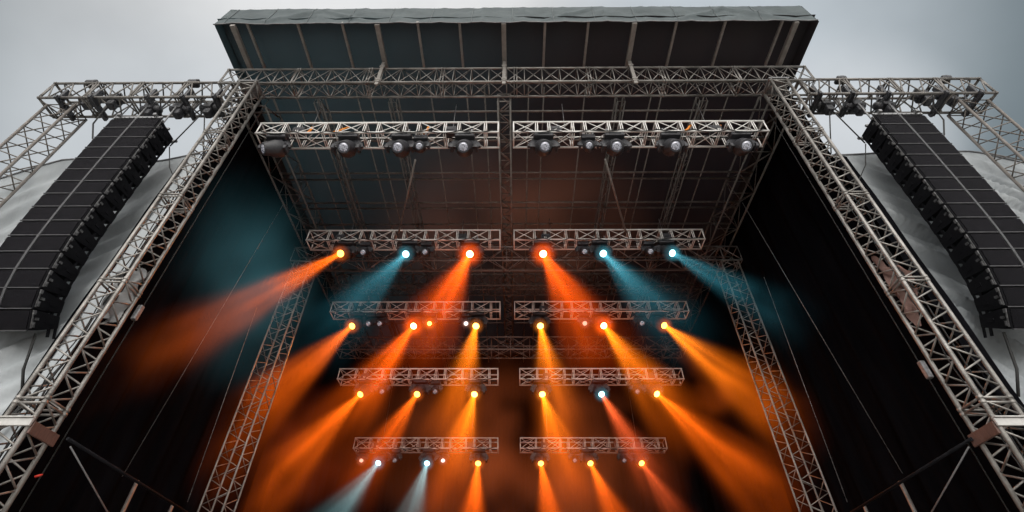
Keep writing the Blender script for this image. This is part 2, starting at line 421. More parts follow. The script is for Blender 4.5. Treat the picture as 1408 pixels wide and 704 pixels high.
# long roof trusses that run front to back
for x, nm in ((-7.42, 'second from the left'), (-4.62, 'third from the left'), (3.95, 'third from the right'), (7.02, 'second from the right')):
    truss('roof_truss', f'thin dark roof truss running to the rear, {nm}', 'truss', (x - .14, 10.25, 18.6), (x - .14, 31, 18.6), X_, Z_, .28, .45,
          M['alu_dark'], .03, .013, .7, 'Z', 'thin roof trusses')
for sx, nm in ((-1, 'left'), (1, 'right')):
    truss('roof_truss', f'broad dark roof truss along the {nm} roof edge above the stage', 'truss', (sx * 9.85 - .5, 10.25, 18.4), (sx * 9.85 - .5, 31, 18.4), X_, Z_, 1.0, .8,
          M['alu_dark'], .042, .02, 1.1, 'Z', 'edge roof trusses')
truss('spine_truss', 'ladder-like centre roof truss between the two halves of the lamp rows', 'truss', (-.66, 10.2, 18.55), (-.66, 27, 18.55), X_, Z_, .46, .5,
      M['alu'], .038, .024, .45, 'Z')
# cross trusses without lamps
truss('cross_truss', 'dim unlit cross truss between the two rear towers', 'truss', (-10.6, 17.75, 17.3), (10.55, 17.75, 17.3), Y_, Z_, .75, .85, M['alu_dull'], .036, .018, .85, 'Z', 'unlit cross trusses')
truss('cross_truss', 'dim unlit cross truss hung behind the second lamp row', 'truss', (-9.4, 20.2, 17.75), (9.0, 20.2, 17.75), Y_, Z_, .8, .75, M['alu_dark'], .034, .017, .8, 'X', 'unlit cross trusses')
truss('cross_truss', 'dim unlit cross truss hung just above the fourth lamp row', 'truss', (-9.45, 22.9, 15.65), (8.85, 22.9, 15.65), Y_, Z_, .9, .75, M['alu_dull'], .03, .016, 1.0, 'X', 'unlit cross trusses')

# ------------------------------------------------------------------ towers
for sx, nm in ((-1, 'left'), (1, 'right')):
    x0 = -10.0 if sx < 0 else 9.18
    w = .58
    t = truss('front_tower', f'tall aluminium lattice tower at the {nm} corner of the stage mouth', 'tower', (x0, 9.4, .1), (x0, 9.4, 18.6), X_, Y_, w, .58,
              M['alu'], .047, .021, .62, 'W', 'front stage towers', module=3.1)
    c = t.location
    # sleeve bracket low on the tower
    bm = bmesh.new(); box(bm, V((x0 + w / 2, 9.33, 5.78)) - c, (w + .16, .05, .15), bev=.01); box(bm, V((x0 + w / 2, 9.31, 5.87)) - c, (w + .16, .09, .02)); obj('bracket', bm, M['panel'], t)
    bm = bmesh.new(); box(bm, V((x0 + (w + .08 if sx < 0 else -.08), 9.72, 5.70)) - c, (.05, .70, .24), bev=.01); obj('side_plank', bm, M['plank'], t)
    # bundle of cables running up inside
    for k in range(4):
        bm = bmesh.new(); px = x0 + .12 + .09 * k; pts = []
        for j in range(60):
            z = .4 + 18 * j / 59
            pts.append(V((px + .10 * noise.noise(V((z * .9, k * 3.1, sx))), 9.62 + .09 * noise.noise(V((z * .8, k * 5.3, 7 + sx))), z)) - c)
        path(bm, pts, .014 + .006 * (k % 2), 5); obj('cable', bm, M['cable'], t)
    bm = bmesh.new(); box(bm, V((x0 + w / 2, 9.7, 18.62)) - c, (w + .16, .75, .07), bev=.01); obj('head_plate', bm, M['rig'], t)
    # thin steel tube strapped to the inner rear edge
    bm = bmesh.new(); xx = -9.42 if sx < 0 else 9.2
    tube(bm, V((xx, 10.3, 3.)) - c, V((xx, 10.3, 17.8)) - c, .014, 8); obj('guide_rail', bm, M['cable'], t)
    bm = bmesh.new(); box(bm, V((xx, 10.25, 9.0 if sx < 0 else 7.4)) - c, (.12, .12, .42), bev=.02); obj('rail_clamp', bm, M['rig'], t)
    xb = -10.38 if sx < 0 else 9.55
    truss('rear_tower', f'slim lattice tower rising on the {nm} side deep in the stage', 'tower', (xb, 17.75, .1), (xb, 17.75, 17.25), X_, Y_, .78, .78,
          M['alu_mid'], .034, .015, .8, 'W', 'rear stage towers')

# crumpled sheets caught inside the front towers
def sheet(name, label, pts, mat, seed):
    (a, b, c_, d) = [V(p) for p in pts]
    def f(u, v):
        p = (a * (1 - u) + b * u) * (1 - v) + (d * (1 - u) + c_ * u) * v
        n = noise.noise(V((u * 2.3 + seed, v * 3.1, seed)))
        return p + V((.20 * n, .24 * noise.noise(V((u * 3, v * 5 + seed, 2))), .22 * noise.noise(V((u * 4, v * 3, seed + 9)))))
    return tag(cloth(name, mat, f, 16, 24), label, 'sheet')
sheet('crumpled_sheet', 'rust coloured crumpled sheet tucked inside the right front tower', [(9.24, 9.86, 8.3), (9.45, 9.66, 8.9), (9.62, 9.52, 9.7), (9.24, 9.88, 10.5)], M['pinkcloth'], 3)
sheet('crumpled_sheet', 'grey crumpled sheet tucked inside the left front tower', [(-9.46, 9.92, 8.5), (-9.80, 9.55, 8.4), (-9.78, 9.55, 9.8), (-9.46, 9.92, 10.1)], M['greycloth'], 5)

# ------------------------------------------------------------------ speaker hangs
def pipe_thing(name, label, cat, pts, r, mat, group=None, n=6):
    p0 = V(pts[0]); bm = bmesh.new(); path(bm, [V(p) - p0 for p in pts], r, n)
    o = obj(name, bm, mat, None, p0); return tag(o, label, cat, group)

HOIST = None
def make_hoist():
    h = thing('chain_hoist', 'x', 'hoist')
    bm = bmesh.new(); box(bm, (0, 0, 0), (.30, .42, .30), bev=.04)
    lathe(bm, [(.02, -.34), (.13, -.33), (.14, -.2), (.14, .2), (.13, .34), (.02, .35)], 12, Matrix.Translation((0, 0, .02)) @ Matrix.Rotation(R(90), 4, 'Y'))
    obj('motor', bm, M['black'], h)
    bm = bmesh.new(); box(bm, (.05, 0, -.28), (.24, .3, .30), bev=.05); obj('chain_bag', bm, M['black'], h)
    bm = bmesh.new(); tube(bm, (0, 0, .15), (0, 0, .34), .03); box(bm, (0, 0, .36), (.18, .22, .08), bev=.02); obj('hook', bm, M['rig'], h)
    return h
def cabinet_mesh(W, H, D, Hb):
    bm = bmesh.new()
    prof = [(0, 0), (0, -H), (D * .28, -H + .012), (D, -H / 2 - Hb / 2), (D, -H / 2 + Hb / 2), (D * .28, -.012)]
    A = [bm.verts.new((-W / 2, y, z)) for y, z in prof]; B = [bm.verts.new((W / 2, y, z)) for y, z in prof]
    for i in range(len(prof)): bm.faces.new((A[i], A[(i + 1) % len(prof)], B[(i + 1) % len(prof)], B[i]))
    bm.faces.new(A[::-1]); bm.faces.new(B)
    bmesh.ops.bevel(bm, geom=[e for e in bm.edges], offset=.012, segments=1, affect='EDGES')
    return bm
W, H, D = 1.64, .525, .80
angles = [0, 0, .5, .5, 1, 1, 1.5, 1.5, 2.5, 3.5, 5.5, 8, 13, 20, 29]
for sx, nm in ((-1, 'left'), (1, 'right')):
    cx = sx * 12.46
    arr = thing('line_array', f'long curved hang of black speakers on the {nm} wing truss', 'speaker array', (cx, 9.3, 16.1), 'speaker hangs')
    y = z = 0.; first = None
    for i, a in enumerate(angles):
        rot = (R(a), 0, 0)                                       # lower boxes tip back under the hang
        if first is None:
            c = obj('speaker_cabinet', cabinet_mesh(W, H - .03, D, .30), M['cab'], arr, (0, y, z))
            for s in (-1, 1):
                bm = bmesh.new(); box(bm, (s * (W / 4 + .012), -.012, -H / 2 + .01), (W / 2 - .085, .03, H - .075), bev=.008); obj('grille', bm, M['grille'], c)
            bm = bmesh.new(); box(bm, (0, -.022, -H / 2 + .015), (.062, .045, H), bev=.006); obj('centre_bar', bm, M['cabedge'], c)
            bm = bmesh.new(); box(bm, (0, -.016, -H + .022), (W, .036, .028), bev=.005); obj('edge_bar', bm, M['cabedge'], c)
            for s in (-1, 1):
                bm = bmesh.new(); box(bm, (s * (W / 2 + .010), .05, -H / 2), (.02, .035, H - .16)); box(bm, (s * (W / 2 + .014), .16, -H / 2 + .05), (.028, .09, .06));  box(bm, (s * (W / 2 + .03), .05, -.06), (.03, .07, .10)); box(bm, (s * (W / 2 + .025), .09, -.36), (.03, .05, .12))
                obj('link_plate', bm, M['link'], c)
                bm = bmesh.new(); box(bm, (s * (W / 2 + .01), D * .6, -H / 2), (.02, .16, .10), bev=.01); box(bm, (s * (W / 2 - .03), D * .72, -H + .02), (.04, .06, .24)); box(bm, (s * (W / 2 - .03), D * .95, -H + .02), (.04, .05, .3)); obj('handle', bm, M['cab'], c)
            first = c; parts = [x for x in bpy.data.objects if x.parent == c]
        else:
            c = first.copy(); COL.objects.link(c); c.parent = arr
            for p in parts:
                q = p.copy(); COL.objects.link(q); q.parent = c
        c.location = (0, y, z); c.rotation_euler = rot
        y += math.sin(R(a)) * H; z -= math.cos(R(a)) * H
    bm = bmesh.new()
    for s in (-1, 1): box(bm, (s * W * .36, .45, .13), (.10, 1.15, .10), bev=.01)
    for yy in (.02, .45, .95): box(bm, (0, yy, .10), (W * .98, .07, .09), bev=.01)
    for k in range(11): box(bm, (-W / 2 + W * (k + .5) / 11, -.01, .05), (.06, .05, .06))
    obj('fly_frame', bm, M['rig'], arr)
    bm = bmesh.new(); box(bm, (0, .42, .03), (W * .94, .8, .03)); obj('top_plate', bm, M['cab'], arr)
    # wing truss and outrigger tower
    xa, xb = (-16.95, -10.4) if sx < 0 else (10.3, 16.85)
    truss('wing_truss', f'horizontal box truss carrying the {nm} speaker hang', 'truss', (xa, 9.5, 17.78), (xb, 9.5, 17.78), Y_, Z_, .78, .98, M['alu_wing'], .047, .026, .7, 'W', 'wing trusses', module=1.7)
    xo = -16.75 if sx < 0 else 15.65
    truss('outrigger_tower', f'square lattice tower at the outer end of the {nm} wing truss', 'tower', (xo, 9.75, .1), (xo, 9.75, 17.74), X_, Y_, 1.0, .62, M['alu_brown'], .047, .021, .9, 'W', 'outrigger towers')
    # hoists in and under the wing truss
    spots = [(12.46 + .5, 9.85, 17.95, 'above the inner side of the speakers' if sx < 0 else 'above the outer side of the speakers')]
    spots = [(13.05, 9.9, 17.62, 'outer speaker'), (12.0, 9.9, 17.62, 'inner speaker'), (14.6, 9.85, 18.15, 'outer end'), (11.0, 9.95, 17.75, 'stage end'), (15.6, 9.9, 18.25, 'outrigger tower')]
    lab = {'outer speaker': f'black chain hoist above the outer half of the {nm} speaker hang',
           'inner speaker': f'black chain hoist above the inner half of the {nm} speaker hang',
           'outer end': f'black chain hoist inside the {nm} wing truss just outside the speaker hang',
           'stage end': f'black chain hoist at the end of the {nm} wing truss nearest the stage',
           'outrigger tower': f'black chain hoist above the {nm} outrigger tower'}
    for (hx, hy, hz, key) in spots:
        if HOIST is None: HOIST = make_hoist(); h = HOIST; h.location = (sx * hx, hy, hz); h['label'] = lab[key]; h['group'] = 'chain hoists'
        else: h = dup(HOIST, (sx * hx, hy, hz), lab[key], 'chain hoists')
        if 'speaker' in key:
            pipe_thing('hoist_chain', f'short lifting chain under the {"outer" if "outer" in key else "inner"} hoist of the {nm} speaker hang', 'chain', [(sx * hx, 9.72, hz - .1), (sx * hx, 9.72, 16.2)], .028, M['rig'], 'lifting chains')
    for bx, where in ((10.62, 'at the stage end'), (11.75, 'above the inner speaker edge'), (13.0, 'above the outer speaker edge'), (15.0, 'beside the outrigger tower'), (16.2, 'at the outer end')):
        bm = bmesh.new(); box(bm, (0, 0, 0), (.10, 1.0, .16), bev=.01); box(bm, (.06, 0, .0), (.03, .9, .2)); box(bm, (0, -.3, .35), (.12, .22, .5), bev=.03); tube(bm, (0, .2, 0), (.25, .1, .8), .03)
        tag(obj('motor_beam', bm, M['black'], None, (sx * bx, 9.88, 17.72)), f'dark motor beam across the {nm} wing truss {where}', 'beam', 'motor beams')
    for bx, where in ((11.9, 'inner'), (15.7, 'outer')):
        bm = bmesh.new(); box(bm, (0, 0, 0), (.34, .3, .16), bev=.04); box(bm, (.1, 0, .12), (.16, .2, .12), bev=.03); tube(bm, (-.2, 0, -.05), (.28, 0, .05), .05)
        tag(obj('junction_box', bm, M['black'], None, (sx * bx, 9.6, 18.88)), f'small black box on top of the {nm} wing truss, {where} one', 'box', 'boxes on the wing trusses')
    # ties and cables round the hang
    pipe_thing('tie_rope', f'dark rope slanting from the {nm} wing truss to the front tower', 'rope', [(sx * 11.05, 9.9, 17.45), (sx * 10.35, 10.2, 15.3)], .022, M['cable'], 'ropes at the speaker hangs')
    pipe_thing('tie_rope', f'dark rope from the {nm} wing truss to the back of the top speaker', 'rope', [(sx * 11.1, 9.9, 17.45), (sx * 11.62, 10.12, 15.75)], .022, M['cable'], 'ropes at the speaker hangs')
    pipe_thing('tie_rope', f'slack dark rope from the top speaker of the {nm} hang to the tower', 'rope', [(sx * 11.62, 10.12, 15.7), (sx * 11.2, 10.2, 14.7), (sx * 10.7, 10.25, 14.0), (sx * 10.2, 10.3, 13.6)], .018, M['cable'], 'ropes at the speaker hangs')
    pipe_thing('tie_rope', f'dark rope down the outer side of the {nm} speaker hang', 'rope', [(sx * 13.5, 9.6, 17.5), (sx * 13.55, 9.6, 14.2), (sx * 13.5, 9.7, 9.0)], .02, M['cable'], 'ropes at the speaker hangs')
    pipe_thing('speaker_cable', f'thick black cable looping from the {nm} wing truss to the outer speaker edge', 'cable', [(sx * 14.6, 9.8, 17.5), (sx * 14.5, 9.8, 16.6), (sx * 14.1, 9.85, 15.8), (sx * 13.6, 9.9, 15.7), (sx * 13.3, 10.0, 15.9)], .026, M['cable'], 'speaker cables')
    # pull-back strap below
    yb, zb = 9.3 + y + .25, 16.1 + z + .1
    pipe_thing('pull_back_chain', f'dark pull-back chain hanging under the {nm} speaker hang', 'chain', [(cx - sx * .78, yb, zb), (cx - sx * .95, yb + .15, zb - .9), (cx - sx * 1.2, yb + .3, zb - 1.5)], .035, M['cable'], 'pull-back chains')
    for k in range(7):                                             # black cables swagged on the tarp edge
        o = .10 * k
        pts = [(sx * (10.25 + o * .6), 10.2, 8.2 - .3 * k), (sx * (10.6 + o * 1.4), 10.25, 6.6 - .3 * k), (sx * (11.2 + o * 2.2), 10.3, 5.2 - .35 * k), (sx * (12.2 + o * 2.5), 10.35, 3.9 - .4 * k)]
        pipe_thing('swagged_cable', f'black cable swagged across the lower {nm} tarp, {["top", "second", "third", "fourth", "fifth", "sixth", "lowest"][k]} of the bunch', 'cable', pts, .022, M['cable'], 'swagged cables')

# ------------------------------------------------------------------ lamp rows
ROWS = {1: (10.33, 16.78), 2: (16.5, 17.45), 3: (20.7, 16.49), 4: (23.8, 14.42), 5: (28.9, 12.78)}
ENDS = {1: (-9.19, -.59, -.1, 8.88), 2: (-9.51, -.7, -.11, 8.53), 3: (-9.36, -.79, -.1, 8.65), 4: (-9.33, -.94, .16, 8.7), 5: (-9.39, -1.05, .2, 8.63)}
RN = {1: 'top', 2: 'second', 3: 'third', 4: 'fourth', 5: 'lowest'}
for r, (y, z) in ROWS.items():
    for k, nm in ((0, 'left'), (2, 'right')):
        truss('lamp_truss', f'{nm} half of the {RN[r]} row of lamp-carrying aluminium truss', 'truss', (ENDS[r][k], y, z), (ENDS[r][k + 1], y, z), Y_, Z_, .66, .60,
              M['alu_bright'], .036, .017, .92, 'M', 'lamp trusses')
        xm = (ENDS[r][k] + ENDS[r][k + 1]) / 2
        pipe_thing('power_cable', f'dark cable lying along the {nm} half of the {RN[r]} lamp truss', 'cable',
                   [(ENDS[r][k] + .1 + (ENDS[r][k + 1] - ENDS[r][k] - .2) * j / 40, y + .3 + .12 * noise.noise(V((j * .7, r, k))), z + .05 + .06 * noise.noise(V((j * .9, r, 4 + k)))) for j in range(41)], .03, M['cable'], 'cables on lamp trusses')
        pts = []
        for j in range(61):
            q = j / 60; xx = ENDS[r][k] + .2 + (ENDS[r][k + 1] - ENDS[r][k] - .4) * q; ph = (q * 7) % 1.
            pts.append((xx, y - .05, z + .05 - .26 * 4 * ph * (1 - ph) * (.5 + .5 * noise.noise(V((int(q * 7) * 1.7, r, k + .5))))))
        pipe_thing('swag_cable', f'black cable sagging in loops under the front of the {nm} {RN[r]} lamp truss', 'cable', pts, .018, M['cable'], 'cables on lamp trusses')
        for q, wh in ((.17, 'outer' if nm == 'left' else 'inner'), (.80, 'inner' if nm == 'left' else 'outer')):
            bx = ENDS[r][k] + (ENDS[r][k + 1] - ENDS[r][k]) * q
            bm = bmesh.new(); box(bm, (0, 0, 0), (.42, .24, .34), bev=.03); box(bm, (0, -.13, .03), (.26, .03, .16), bev=.01); tube(bm, (-.14, 0, .17), (-.14, 0, .34), .025); tube(bm, (.14, 0, .17), (.14, 0, .34), .025)
            tag(obj('power_box', bm, M['black'], None, (bx, y + .12, z + .22)), f'black power box clamped in the {wh} part of the {nm} {RN[r]} lamp truss', 'box', 'power boxes')
        # drop rods up to the roof
        for xo, wn in ((-2.6, 'outer' if nm == 'left' else 'inner'), (2.6, 'inner' if nm == 'left' else 'outer')):
            pipe_thing('hanging_rope', f'steel rope at the {wn} part of the {nm} {RN[r]} lamp truss', 'rope', [(xm + xo, y + .33, z + .6), (xm + xo, y + .33, 19.1)], .016, M['wire'], 'hanging ropes')

def make_head(sc, par=False):
    t = thing('par_light' if par else 'moving_head_light', 'x', 'stage light')
    bm = bmesh.new(); box(bm, (0, 0, -.14 * sc), (.50 * sc, .36 * sc, .20 * sc), bev=.03 * sc); box(bm, (0, -.19 * sc, -.14 * sc), (.30 * sc, .02, .09 * sc)); obj('base', bm, M['black'], t)
    for s in (-1, 1):
        bm = bmesh.new(); box(bm, (s * .17 * sc, -.02, .0), (.05, .30 * sc, .09)); lathe(bm, [(.052, -.03), (.052, .03)], 10, Matrix.Translation((s * .17 * sc, -.13 * sc, .05)) @ Matrix.Rotation(R(90), 4, 'Y')); obj('clamp', bm, M['rig'], t)
    bm = bmesh.new()
    a = [V((math.cos(R(q)) * .31 * sc, 0, (-.50 + .26 * math.sin(R(q))) * sc)) for q in range(0, 181, 15)]
    a = [V((.31 * sc, 0, -.60 * sc))] + a + [V((-.31 * sc, 0, -.60 * sc))]
    for p, q in zip(a, a[1:]):
        m_ = (p + q) / 2; d = q - p
        box(bm, m_, (.065 * sc, .20 * sc, d.length * 1.15), d.to_track_quat('Z', 'Y').to_matrix())
    for s in (-1, 1): lathe(bm, [(.10 * sc, -.035), (.10 * sc, .035)], 14, Matrix.Translation((s * .325 * sc, 0, -.52 * sc)) @ Matrix.Rotation(R(90), 4, 'Y'))
    obj('yoke', bm, M['black'], t)
    bm = bmesh.new()                                                # head turned about its tilt axis, axis -Z
    lathe(bm, [(.04 * sc, .30 * sc), (.15 * sc, .28 * sc), (.21 * sc, .20 * sc), (.225 * sc, .05 * sc), (.20 * sc, -.06 * sc), (.17 * sc, -.16 * sc), (.165 * sc, -.24 * sc), (.145 * sc, -.27 * sc), (.126 * sc, -.255 * sc)], 22)
    for k in range(8):
        an = k * math.pi / 4; box(bm, (math.cos(an) * .20 * sc, math.sin(an) * .20 * sc, .16 * sc), (.03, .03, .16 * sc))
    hd = obj('head', bm, M['black'], t, (0, 0, -.52 * sc))
    bm = bmesh.new(); lathe(bm, [(.01, -.285 * sc), (.06 * sc, -.28 * sc), (.112 * sc, -.264 * sc), (.115 * sc, -.24 * sc)], 20); bm.faces.ensure_lookup_table()
    ln = obj('lens', bm, M['lens_off'], hd)
    return t
SC = {'big': 1.40, 'small': .98}
PROTO = {'big': make_head(SC['big']), 'small': make_head(SC['small'], True)}
USED = {'big': False, 'small': False}

def glow_mat(name, colour, power, rad):
    m, nt, out = new_mat(name); L = nt.links.new
    tc = N(nt, 'ShaderNodeTexCoord'); ln = nt.nodes.new('ShaderNodeVectorMath'); ln.operation = 'LENGTH'; L(tc.outputs['Object'], ln.inputs[0])
    d = math_n(nt, 'DIVIDE', ln.outputs['Value'], rad, clamp=True)
    f = math_n(nt, 'POWER', math_n(nt, 'SUBTRACT', 1., d, clamp=True), 2.6)
    vol_out(nt, out, colour, math_n(nt, 'MULTIPLY', f, power / rad)); m.cycles.volume_step_rate = STEP_P
    return m
GLOW = {'orange': glow_mat('orange_glow', (1, .16, .01), 2.6, .5), 'hot': glow_mat('hot_glow', (1, .10, .004), 4.2, .75), 'yellow': glow_mat('yellow_glow', (1, .24, .012), 2.4, .5),
        'cyan': glow_mat('cyan_glow', (.05, .5, .65), 1.8, .5), 'white': glow_mat('white_glow', (1, .5, .4), .6, .35), 'pink': glow_mat('pink_glow', (1, .25, .12), .9, .4)}
CNAME = {'orange': 'glowing orange', 'hot': 'blazing orange', 'yellow': 'glowing yellow', 'cyan': 'glowing cyan', 'white': 'shining white', 'pink': 'shining pinkish', None: 'unlit'}
ORD = ['first', 'second', 'third', 'fourth', 'fifth', 'sixth', 'seventh', 'eighth', 'ninth', 'tenth', 'eleventh', 'twelfth']

# x, size, colour, beam end offset (dx, dy, dz) or None, beam power, beam half angle tan
O_, Y2, C_, H_ = 'orange', 'yellow', 'cyan', 'hot'
LAMPS = {
 1: [(-8.44, 'big', None, (-.9, -.5, -.7)), (-5.9, 'big', None, 0), (-4.02, 'big', None, 0), (-3.35, 'small', None, 0), (-1.79, 'big', None, 0), (.98, 'big', None, 0), (2.55, 'small', None, 0), (3.47, 'big', None, 0), (5.43, 'big', None, 0), (7.88, 'big', None, 0)],
 2: [(-7.69, 'big', O_, '#b1'), (-6.82, 'small', None, 0), (-4.80, 'big', C_, '#b2'), (-4.05, 'small', None, 0), (-1.99, 'big', H_, '#b3'), (1.15, 'big', H_, '#b4'), (3.03, 'small', None, 0), (3.78, 'big', C_, '#b5'), (5.99, 'small', None, 0), (6.77, 'big', C_, '#b6')],
 3: [(-7.97, 'big', O_, '#b7'), (-7.29, 'small', None, 0), (-6.75, 'small', None, 0), (-4.97, 'big', H_, '#b8'), (-4.30, 'small', O_, 0), (-2.5, 'small', 'white', 0), (-1.95, 'big', Y2, '#b9'), (1.17, 'big', Y2, '#b10'), (3.41, 'small', 'pink', 0), (4.22, 'big', H_, '#b11'), (6.21, 'small', None, 0), (7.13, 'big', O_, '#b12')],
 4: [(-7.85, 'big', O_, '#b13'), (-6.91, 'small', None, 0), (-4.99, 'big', O_, '#b14'), (-4.18, 'small', None, 0), (-2.10, 'big', Y2, '#b15'), (1.28, 'big', Y2, '#b16'), (4.27, 'big', C_, '#b17'), (6.2, 'small', None, 0), (7.03, 'big', Y2, '#b18')],
 5: [(-8.81, 'small', 'pink', 0), (-7.70, 'big', C_, '#b19'), (-6.92, 'small', None, 0), (-5.01, 'big', C_, '#b20'), (-4.18, 'small', 'white', 0), (-2.15, 'big', O_, '#b21'), (1.35, 'big', O_, '#b22'), (3.32, 'small', None, 0), (4.10, 'big', O_, '#b23'), (6.11, 'small', None, 0), (6.95, 'big', O_, '#b24')],
}
ORANGE, DEEP, YEL, CY, PALE, RED = (1, .14, .006), (1, .10, .004), (1, .235, .008), (.045, .24, .31), (.22, .42, .44), (1, .13, .03)
BEAMS = {
 '#b1': dict(d=(-0.285, -0.446, -0.849), len=9.70, tan=0.148, p=0.86, c=ORANGE, c2=ORANGE, n='orange', s=0.5, w=900, lc=YEL),
 '#b2': dict(d=(-0.302, -0.295, -0.907), len=7.12, tan=0.271, p=0.58, c=CY, c2=CY, n='teal', s=0.25, w=500, lc=CY),
 '#b3': dict(d=(-0.212, -0.265, -0.941), len=7.64, tan=0.268, p=1.31, c=DEEP, c2=DEEP, n='strong orange', s=0.25, w=900, lc=YEL),
 '#b4': dict(d=(0.254, -0.262, -0.931), len=7.72, tan=0.265, p=1.31, c=DEEP, c2=DEEP, n='strong orange', s=0.25, w=900, lc=YEL),
 '#b5': dict(d=(0.313, -0.292, -0.904), len=7.19, tan=0.281, p=0.58, c=CY, c2=CY, n='teal', s=0.25, w=500, lc=CY),
 '#b6': dict(d=(0.514, -0.270, -0.814), len=6.67, tan=0.234, p=0.47, c=CY, c2=CY, n='teal', s=0.6, w=500, lc=CY),
 '#b7': dict(d=(-0.434, -0.231, -0.871), len=9.76, tan=0.275, p=1.10, c=ORANGE, c2=ORANGE, n='orange', s=0.4, w=700, lc=YEL),
 '#b8': dict(d=(-0.301, -0.256, -0.919), len=7.91, tan=0.278, p=1.24, c=DEEP, c2=ORANGE, n='orange', s=0.3, w=700, lc=YEL),
 '#b9': dict(d=(-0.096, -0.261, -0.961), len=7.77, tan=0.252, p=1.17, c=YEL, c2=ORANGE, n='golden', s=0.25, w=700, lc=YEL),
 '#b10': dict(d=(0.090, -0.261, -0.961), len=7.75, tan=0.252, p=1.17, c=YEL, c2=ORANGE, n='golden', s=0.25, w=700, lc=YEL),
 '#b11': dict(d=(0.337, -0.262, -0.904), len=7.72, tan=0.285, p=1.31, c=YEL, c2=ORANGE, n='golden', s=0.3, w=700, lc=YEL),
 '#b12': dict(d=(0.534, -0.216, -0.817), len=8.69, tan=0.290, p=1.24, c=YEL, c2=ORANGE, n='broad orange', s=0.55, w=700, lc=YEL),
 '#b13': dict(d=(-0.478, -0.204, -0.854), len=8.82, tan=0.307, p=1.03, c=ORANGE, c2=ORANGE, n='broad orange', s=0.4, w=500, lc=YEL),
 '#b14': dict(d=(-0.303, -0.305, -0.903), len=6.65, tan=0.268, p=1.03, c=ORANGE, c2=DEEP, n='orange', s=0.3, w=400, lc=YEL),
 '#b15': dict(d=(-0.149, -0.290, -0.945), len=6.99, tan=0.318, p=1.31, c=YEL, c2=DEEP, n='golden', s=0.25, w=500, lc=YEL),
 '#b16': dict(d=(0.200, -0.288, -0.937), len=7.04, tan=0.315, p=1.31, c=YEL, c2=DEEP, n='golden', s=0.25, w=500, lc=YEL),
 '#b17': dict(d=(0.284, -0.307, -0.908), len=6.59, tan=0.232, p=0.86, c=RED, c2=RED, n='reddish', s=0.3, w=400, lc=YEL),
 '#b18': dict(d=(0.507, -0.261, -0.822), len=9.20, tan=0.317, p=1.10, c=ORANGE, c2=ORANGE, n='orange', s=0.5, w=500, lc=YEL),
 '#b19': dict(d=(-0.404, -0.310, -0.861), len=6.54, tan=0.332, p=0.58, c=PALE, c2=PALE, n='pale teal', s=0.25, w=300, lc=CY),
 '#b20': dict(d=(-0.114, -0.328, -0.938), len=6.17, tan=0.284, p=0.66, c=PALE, c2=PALE, n='pale teal', s=0.2, w=300, lc=CY),
 '#b21': dict(d=(-0.029, -0.304, -0.952), len=6.67, tan=0.279, p=1.17, c=ORANGE, c2=DEEP, n='orange', s=0.2, w=300, lc=YEL),
 '#b22': dict(d=(0.112, -0.302, -0.947), len=6.70, tan=0.277, p=1.17, c=ORANGE, c2=DEEP, n='orange', s=0.2, w=300, lc=YEL),
 '#b23': dict(d=(0.249, -0.318, -0.915), len=6.36, tan=0.294, p=0.97, c=ORANGE, c2=DEEP, n='orange', s=0.3, w=300, lc=YEL),
 '#b24': dict(d=(0.341, -0.325, -0.882), len=5.54, tan=0.303, p=0.41, c=RED, c2=RED, n='dim red', s=0.4, w=200, lc=YEL),
}


